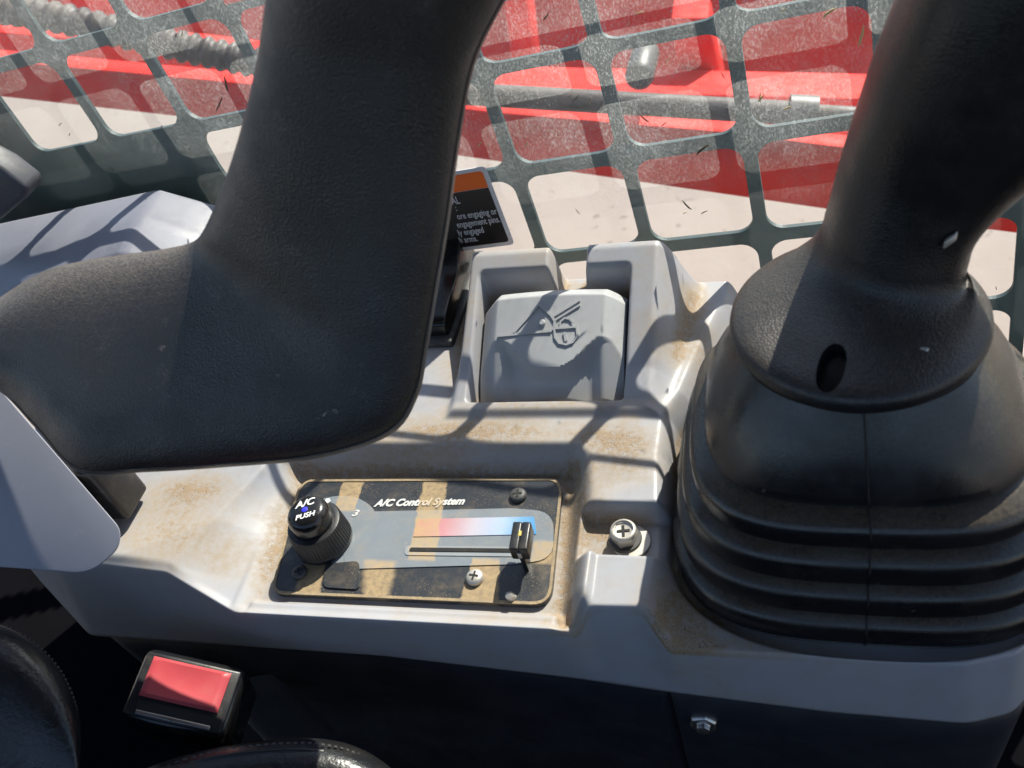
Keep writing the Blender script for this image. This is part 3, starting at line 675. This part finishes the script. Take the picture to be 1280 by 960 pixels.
mesh('cover_shell', *bevelled((v, f), .005, 3, 8), M_cover, fc, 45)
tp = root('pillar_trim', PY(0, 260, .40), 'dark grey trim piece at the left edge beside the window', 'trim')
mesh('trim_body', *bevelled(prism_vf([PY(*p, .40) for p in [(-60, 180), (0, 212), (34, 238), (32, 249), (0, 276), (-60, 310)]], (0, .02, 0)), .004, 3, 30), M_trim, tp, 40)

# ------------------------------------------------------------------ seat cushions, buckle, webbing
def cushion(name, px, dep, thick, label, stitch, e=2.4):
    r = root(name, PD(*px[0][0], dep), label, 'seat')
    a = crom([PD(*p[0], dep) for p in px], 6); b = crom([PD(*p[1], dep) for p in px], 6)
    cs = [(i + j) / 2 for i, j in zip(a, b)]; ws = [(j - i) / 2 for i, j in zip(a, b)]; ts = [nrm(c - CAM) * thick for c in cs]
    mesh('leather_cover', *sweep_vf(cs, ws, ts, 56, e), M_leather, r, 70)
    pts = crom([PD(*p, dd_) for p, dd_ in stitch], 8)
    mesh('piping', *tube_vf(pts, .0016, 8), M_leather, r, 60)
    mb = MB()
    cum = 0
    fine = crom(pts, 4)
    for i in range(0, len(fine) - 3, 4):
        p, q_ = fine[i], fine[i + 2]; t_ = nrm(q_ - p); s_ = np.cross(t_, nrm(p - CAM)); out = -nrm(p - CAM)
        mb.add(*box_vf((p + q_) / 2 + s_ * .0035 + out * .0004, t_ * min(.0018, np.linalg.norm(q_ - p) * .5), s_ * .00035, out * .0006))
    mb.build('stitching', M_thread, r, None); return r
cushion('seat_bolster', [((-160, 770), (-160, 1100)), ((-80, 768), (-120, 1090)), ((0, 782), (-60, 1070)), ((50, 812), (0, 1050)), ((82, 850), (40, 1040)), ((98, 890), (75, 1040)), ((101, 930), (92, 1030)), ((97, 975), (96, 1010))], .46, .05,
        'cracked black leather seat bolster with curved stitched edge at bottom left', [((0, 786), .447), ((40, 812), .443), ((70, 848), .441), ((87, 890), .441), ((91, 930), .443), ((86, 975), .447)])
cushion('seat_cushion', [((110, 1000), (110, 1100)), ((180, 962), (170, 1100)), ((250, 940), (240, 1100)), ((330, 926), (320, 1100)), ((400, 924), (400, 1100)), ((450, 936), (450, 1100)), ((490, 962), (490, 1090)), ((520, 1000), (520, 1060))], .44, .04,
        'black leather seat cushion edge with stitching at the bottom', [((180, 975), .424), ((250, 952), .418), ((330, 940), .416), ((400, 940), .416), ((455, 956), .42), ((490, 985), .426)])
bu = root('seat_belt_buckle', PZ(230, 900, -.10), 'black seat belt buckle with a red release button', 'buckle')
B0 = PD(230, 866, .455); bx_ = nrm(PD(285, 850, .50) - PD(188, 828, .50) + V((0, 0, 0))); bz_ = nrm(V((-.04, -.16, .98))); bz_ = nrm(bz_ - bx_ * (bz_ @ bx_)); by_ = np.cross(bz_, bx_)
mesh('housing', *rbox_vf(B0 - bz_ * .02548, bx_ * .02730, by_ * .01866, bz_ * .02548, .0050), M_gloss, bu, 45)
mesh('housing_lip', *rbox_vf(B0 + bz_ * .00046, bx_ * .02503, by_ * .01593, bz_ * .00137, .0012), M_black, bu, 45)
mb = MB(); bt = []
for j, yy_ in enumerate(np.linspace(-.0064, .0137, 14)):
    for i, xx_ in enumerate(np.linspace(-.0205, .0205, 20)):
        dip = -.0016 * max(0, 1 - ((yy_ - .004) / .011) ** 2) * max(0, 1 - (xx_ / .021) ** 2)
        edge = -.002 if (j in (0, 13) or i in (0, 19)) else 0
        bt.append(B0 + bx_ * xx_ + by_ * yy_ + bz_ * (.0052 + dip + edge))
fb = [[j * 20 + i, j * 20 + i + 1, (j + 1) * 20 + i + 1, (j + 1) * 20 + i] for j in range(13) for i in range(19)]
mesh('release_button', bt, fb, M_button, bu, 50)
mesh('slot_shade', *rbox_vf(B0 - by_ * .01019 + bz_ * .00164, bx_ * .02002, by_ * .00273, bz_ * .00055, .0004), M_dark, bu, 40)  # dark block standing in for the shaded belt opening
mesh('latch_plate', *rbox_vf(B0 - by_ * .01383 + bz_ * .00173, bx_ * .01911, by_ * .00100, bz_ * .00073, .0003), M_steel, bu, 40)
wb = root('webbing_strap', PZ(330, 880, -.12), 'dark grey webbing strap behind the buckle', 'strap')
wpts = [PD(300, 850, .55), PD(325, 872, .545), PD(350, 895, .535), PD(380, 925, .52)]
wc = crom(wpts, 6); mesh('strap_band', *sweep_vf(wc, [V((.020, .006, .0))] * len(wc), [V((0, -.0006, .0012))] * len(wc), 12, 4), M_web, wb, 60)

# ------------------------------------------------------------------ window, guard, decal
PITCH = .070
e1 = nrm((.995, -.05, .091)); e2 = V((.05, -.024, -.998)); e2 = nrm(e2 - e1 * (e1 @ e2)); gn = nrm(np.cross(e1, e2)); gn = gn if gn[1] > 0 else -gn
G0 = CAM + V((-.377, .407, -.209)) * (PITCH / .06)
def gp(u, v_, d=0): return G0 + e1 * u * PITCH + e2 * v_ * PITCH * .96 + gn * d
HB = .056; HBV = .066
gv = []; gf = []
def addv(p): gv.append(p); return len(gv) - 1
TH = .003
for cu_ in range(-3, 13):
    for cv in range(-2 if cu_ <= 1 else -1, 6):
        vk = .55 if (cv == -1 and cu_ >= 4) else 1.0       # the guard's top edge steps down here
        def gpc(u, v_, d): return gp(u, v_ * vk if v_ < 0 else v_, d)
        solid = cu_ < -1 or (cv >= 0 and cu_ < 1)
        if solid:
            a = [addv(gpc(cu_ + i, cv + j, 0)) for i, j in ((0, 0), (1, 0), (1, 1), (0, 1))]; gf.append(a)
            b = [addv(gpc(cu_ + i, cv + j, TH)) for i, j in ((0, 0), (1, 0), (1, 1), (0, 1))]; gf.append(b[::-1]); continue
        rad = [.15] * 4
        if cu_ == 1 and cv == 0: rad[3] = .5
        hole = []; outer = []
        cor = [(HB, HBV), (1 - HB, HBV), (1 - HB, 1 - HBV), (HB, 1 - HBV)]
        for k, (cx_, cy_) in enumerate(cor):
            r = rad[k]; sx2 = 1 if cx_ < .5 else -1; sy2 = 1 if cy_ < .5 else -1; ccx, ccy = cx_ + sx2 * r, cy_ + sy2 * r
            a0_ = [math.pi, 1.5 * math.pi, 0, .5 * math.pi][k]
            for s in range(9):
                a = a0_ + s / 8 * math.pi / 2; hole.append((ccx + r * math.cos(a), ccy + r * math.sin(a)))
                sq = [(0, 0), (1, 0), (1, 1), (0, 1)][k]
                tt = s / 8
                if k in (0, 2): ex, ey = (sq[0], ccy + (sq[1] - ccy) * min(1, tt * 2)) if tt <= .5 else (sq[0] + (ccx - sq[0]) * (tt * 2 - 1), sq[1])
                else: ex, ey = (ccx + (sq[0] - ccx) * min(1, tt * 2), sq[1]) if tt <= .5 else (sq[0], sq[1] + (ccy - sq[1]) * (tt * 2 - 1))
                outer.append((ex, ey))
        n = len(hole)
        hi = [addv(gpc(cu_ + a, cv + b, 0)) for a, b in hole]; ho = [addv(gpc(cu_ + a, cv + b, TH)) for a, b in hole]
        oi = [addv(gpc(cu_ + a, cv + b, 0)) for a, b in outer]; oo = [addv(gpc(cu_ + a, cv + b, TH)) for a, b in outer]
        for i in range(n):
            j = (i + 1) % n
            gf += [[hi[i], hi[j], oi[j], oi[i]], [ho[j], ho[i], oo[i], oo[j]], [hi[j], hi[i], ho[i], ho[j]]]
gd = mesh('window_guard', gv, gf, M_guard, None, None, recalc=False); tag(gd, 'dark green steel guard plate with rounded square holes outside the window', 'window guard')

def mat_glass():
    ma, nt, bs = newmat('dirty_window'); nt.nodes.remove(bs); p = pos(nt); out = nt.nodes['Material Output']
    mp = N(nt, 'ShaderNodeMapping'); mp.inputs['Rotation'].default_value = (0, math.radians(52), 0); mp.inputs['Scale'].default_value = (1.0, 1, .55); L(nt, p, mp.inputs['Vector'])
    sx = N(nt, 'ShaderNodeSeparateXYZ'); L(nt, p, sx.inputs[0])
    zz = math_(nt, 'SUBTRACT', sx.outputs[2], math_(nt, 'MULTIPLY', math_(nt, 'MAXIMUM', math_(nt, 'SUBTRACT', -.22, sx.outputs[0]), 0), .30))
    hgt = ramp(nt, math_(nt, 'ADD', zz, math_(nt, 'MULTIPLY_ADD', noise(nt, p, 9, 4), .10, -.05)), .030, .15, .06, 1.0)   # splash film thins out towards the sill
    hgt = math_(nt, 'MULTIPLY', hgt, ramp(nt, sx.outputs[2], .20, .30, 1.0, .22))
    g1 = ramp(nt, noise(nt, mp.outputs[0], 1150, 3, .7), .45, .66); g2 = ramp(nt, noise(nt, mp.outputs[0], 330, 4, .7), .54, .72)
    film = math_(nt, 'MULTIPLY', ramp(nt, noise(nt, p, 30, 5), .3, .7, .5, 1), hgt)
    fac = math_(nt, 'MULTIPLY', film, math_(nt, 'ADD', math_(nt, 'MULTIPLY_ADD', g1, .25, .14), math_(nt, 'MULTIPLY', g2, .14)))
    fac = math_(nt, 'ADD', fac, .012)
    df = N(nt, 'ShaderNodeBsdfDiffuse'); df.inputs[0].default_value = (.62, .62, .58, 1)
    tl_ = N(nt, 'ShaderNodeBsdfTranslucent'); tl_.inputs[0].default_value = (.68, .72, .72, 1)
    ms = N(nt, 'ShaderNodeMixShader'); ms.inputs[0].default_value = .6; L(nt, df.outputs[0], ms.inputs[1]); L(nt, tl_.outputs[0], ms.inputs[2])
    tp_ = N(nt, 'ShaderNodeBsdfTransparent'); tp_.inputs[0].default_value = (.96, .98, .97, 1)
    m2 = N(nt, 'ShaderNodeMixShader'); L(nt, fac, m2.inputs[0]); L(nt, tp_.outputs[0], m2.inputs[1]); L(nt, ms.outputs[0], m2.inputs[2])
    gl = N(nt, 'ShaderNodeBsdfGlossy'); gl.inputs['Roughness'].default_value = .03
    fr_ = N(nt, 'ShaderNodeFresnel'); fr_.inputs[0].default_value = 1.3
    m3 = N(nt, 'ShaderNodeMixShader'); L(nt, fr_.outputs[0], m3.inputs[0]); L(nt, m2.outputs[0], m3.inputs[1]); L(nt, gl.outputs[0], m3.inputs[2])
    L(nt, m3.outputs[0], out.inputs['Surface']); return ma
def mat_clear():
    ma, nt, bs = newmat('clear_pane'); nt.nodes.remove(bs); out = nt.nodes['Material Output']
    tp_ = N(nt, 'ShaderNodeBsdfTransparent'); tp_.inputs[0].default_value = (.97, .98, .98, 1); L(nt, tp_.outputs[0], out.inputs['Surface']); return ma
GL = -.016
c4 = [(-2.6, -9), (12.5, -9), (12.5, 4.6), (-2.6, 4.6)]
v = [gp(*c, GL) for c in c4] + [gp(*c, GL + .004) for c in c4]
win = mesh('window_pane', v, [[0, 1, 2, 3], [4, 5, 6, 7], [0, 1, 5, 4], [1, 2, 6, 5], [2, 3, 7, 6], [3, 0, 4, 7]], [mat_glass(), mat_clear()], None, None)
for i, p in enumerate(win.data.polygons): p.material_index = 0 if i == 0 else 1
tag(win, 'scratched dusty window pane between the console and the guard', 'window')
# chaff and straw stuck to the pane
mb = MB(); mbl = MB()
spots = [(220, 44, 5, 0), (228, 42, 6, 1), (720, 124, 14, 0), (805, 148, 13, 0), (830, 155, 9, 0), (877, 186, 12, 0), (858, 257, 16, 0), (880, 265, 8, 0), (712, 120, 5, 0), (600, 180, 6, 1), (835, 75, 5, 1), (950, 122, 12, 1), (952, 123, 10, 1), (1078, 45, 14, 1), (1070, 190, 12, 1), (275, 130, 18, 0), (283, 105, 14, 0),
         (75, 155, 5, 0), (87, 168, 4, 0), (202, 158, 6, 0), (1245, 360, 5, 0), (985, 135, 6, 1), (1035, 15, 10, 1)]
for i in range(14): spots.append((rng.uniform(560, 1060), rng.uniform(10, 300), rng.uniform(3, 7), int(rng.random() < .4)))
for px, py, ln, kind in spots:
    c_ = PP(px, py, gp(0, 0, GL - .0009), gn); d_ = PP(px + 6, py - (8 if px > 400 else 14), gp(0, 0, GL - .0009), gn) - c_; d_ = nrm(d_ + e1 * rng.normal(0, .004)); s_ = np.cross(d_, gn)
    l_ = ln * .0004 * rng.uniform(.5, 1); k_ = d_ + s_ * rng.normal(0, .25); w2 = min(.0007, l_ * .2) * rng.uniform(.5, 1.1); (mbl if kind else mb).add(*tube_vf([c_ - d_ * l_, c_ - d_ * l_ * .5 + s_ * w2 * .3, c_ + k_ * l_ * .4, c_ + k_ * l_], w2, 6, lambda i: w2 * (.35, 1, .9, .25)[i]))
tag(mb.build('chaff', M_chaff), 'dark chaff specks stuck to the window pane', 'debris', kind='stuff')
tag(mbl.build('straw_bits', M_straw), 'pale straw bits stuck to the dusty window pane', 'debris', kind='stuff')
# decal on the pane
dc = root('warning_decal', PP(596, 312, gp(0, 0, GL - .001), gn), 'orange and black warning decal on the window by the armrest', 'decal')
DO = gp(0, 0, GL - .0016)
def dpt(px, py, d=0): return PP(px, py, DO - gn * d, gn)
TR = dpt(606, 208); BR = dpt(638, 306); dxv = nrm(PP(606, 208, DO, gn) - PP(540, 219, DO, gn)); dyv = nrm(BR - TR); dyv = nrm(dyv - dxv * (dyv @ dxv) * .9); H_ = np.linalg.norm(BR - TR)
W_ = .055
def dq(u0, v0, u1, v1, d): return [TR - dxv * u + dyv * v_ - gn * d for u, v_ in ((u0, v0), (u1, v0), (u1, v1), (u0, v1))]
mesh('backing', *prism_vf(rpoly(dq(0, 0, W_, H_, 0), .003, 4), gn * .0006), M_decalw, dc, None)
mesh('orange_band', *prism_vf(rpoly(dq(.0028, .0026, W_ - .0028, H_ * .245, .00015), [.002, .002, .0001, .0001], 4), gn * .0006), M_orange, dc, None)
mesh('black_field', *prism_vf(rpoly(dq(.0028, H_ * .25, W_ - .0028, H_ - .0028, .00015), [.0001, .0001, .002, .002], 4), gn * .0006), M_decal, dc, None)
for s, vv, uu_, sz in (('AL', .385, .0245, .0076), (':', .47, .0285, .0062), ('ore engaging or', .580, .0032, .0066), ('engagement pins.', .685, .0032, .0066), ('ly engaged', .790, .0165, .0066), ('h arms.', .890, .0230, .0066)):
    text('decal_text', s, sz, (TR - dxv * uu_ + dyv * (H_ * vv) - gn * .0003, dxv, -dyv, -gn), M_decalw, dc, ext=.00005, bold=.00005, wide=.66, align='RIGHT')

# ------------------------------------------------------------------ red loader arm outside, with hose and cylinder
la = root('loader_arm', (-.3, .85, -.25), 'red painted steel loader arm beam outside the window', 'loader arm')
def slab(name, px, yy, dy, mat=M_red, bev=.004, parent=la):
    return mesh(name, *bevelled(prism_vf([PY(*p, yy) for p in px], (0, dy, 0)), bev, 2, 30), mat, parent, 35)
slab('far_plate', [(-520, 40), (300, 110), (700, 170), (1500, 270), (1500, -70), (-520, -70)], 1.22, .03)
slab('main_beam', [(-420, 76), (0, 122), (240, 149), (620, 203), (1040, 264), (1500, 322), (1500, 226), (1040, 182), (900, 164), (620, 140), (330, 106), (-420, 36)], .80, .025)
slab('upper_beam', [(520, 108), (1120, 124), (1120, 200), (520, 160)], .89, .055)
slab('upper_beam', [(-420, 4), (240, 60), (430, 84), (430, 130), (-420, 60)], .92, .04)
slab('rib', [(640, 90), (668, 92), (650, -60), (622, -60)], 1.02, .05)
slab('rib', [(850, 112), (905, 114), (886, 22), (838, 22)], .95, .05)
slab('rib', [(96, 90), (150, 94), (120, -30), (70, -30)], 1.05, .05)
hs = [PY(-200, -10, .74), PY(-60, 4, .74), PY(60, 20, .735), PY(190, 50, .735), PY(310, 76, .74), PY(420, 96, .75), PY(540, 110, .77)]
hc_ = crom(hs, 44); ho = mesh('hydraulic_hose', *tube_vf(hc_, .014, 14, lambda i: .0135 + .0020 * math.sin(i * 2 * math.pi / 6)), M_hose, None, 60); tag(ho, 'ribbed grey sleeve hose running along the red arm', 'hose')
cy = root('hydraulic_cylinder', PY(900, 130, .75), 'grey hydraulic cylinder lying along the red arm', 'cylinder')
mesh('barrel', *tube_vf([PY(560, 116, .76), PY(1000, 142, .76)], .0105, 24), M_hose, cy, 60)
mesh('rod', *tube_vf([PY(1000, 142, .76), PY(1400, 166, .76)], .009, 20), M_hose, cy, 60)
mesh('gland', *tube_vf([PY(985, 141, .76), PY(1020, 143, .76)], .0165, 24), M_screwd, cy, 40)
mesh('pin', *lathe_vf(PY(800, 92, .80), (0, -1, .1), [(.014, -.05), (.014, .005), (.011, .009), (.00001, .009)], 28), M_screwd, cy, 40)

# ------------------------------------------------------------------ crumbs on the collar and console
mb = MB()
for px, py, z, s in [(1153, 438, .119, .0022), (1130, 457, .118, .0012), (1148, 473, .117, .0012), (958, 404, .1185, .0013)]:
    c_ = PZ(px, py, z); mb.add(*bevelled(box_vf(c_, nrm((1, -.3, .1)) * s, nrm((.3, 1, 0)) * s * .5, UP * s * .5), s * .25, 1, 20))
for px, py in [(1188, 300), (1272, 178)]:
    c_ = PD(px, py, .325 if py > 200 else .295); mb.add(*bevelled(box_vf(c_, nrm((1, .3, .6)) * .0026, nrm((.3, 1, 0)) * .0014, UP * .0018), .0006, 1, 20))
tag(mb.build('dirt_crumbs', M_screw), 'pale dirt crumbs lying on the joystick', 'debris', kind='stuff')
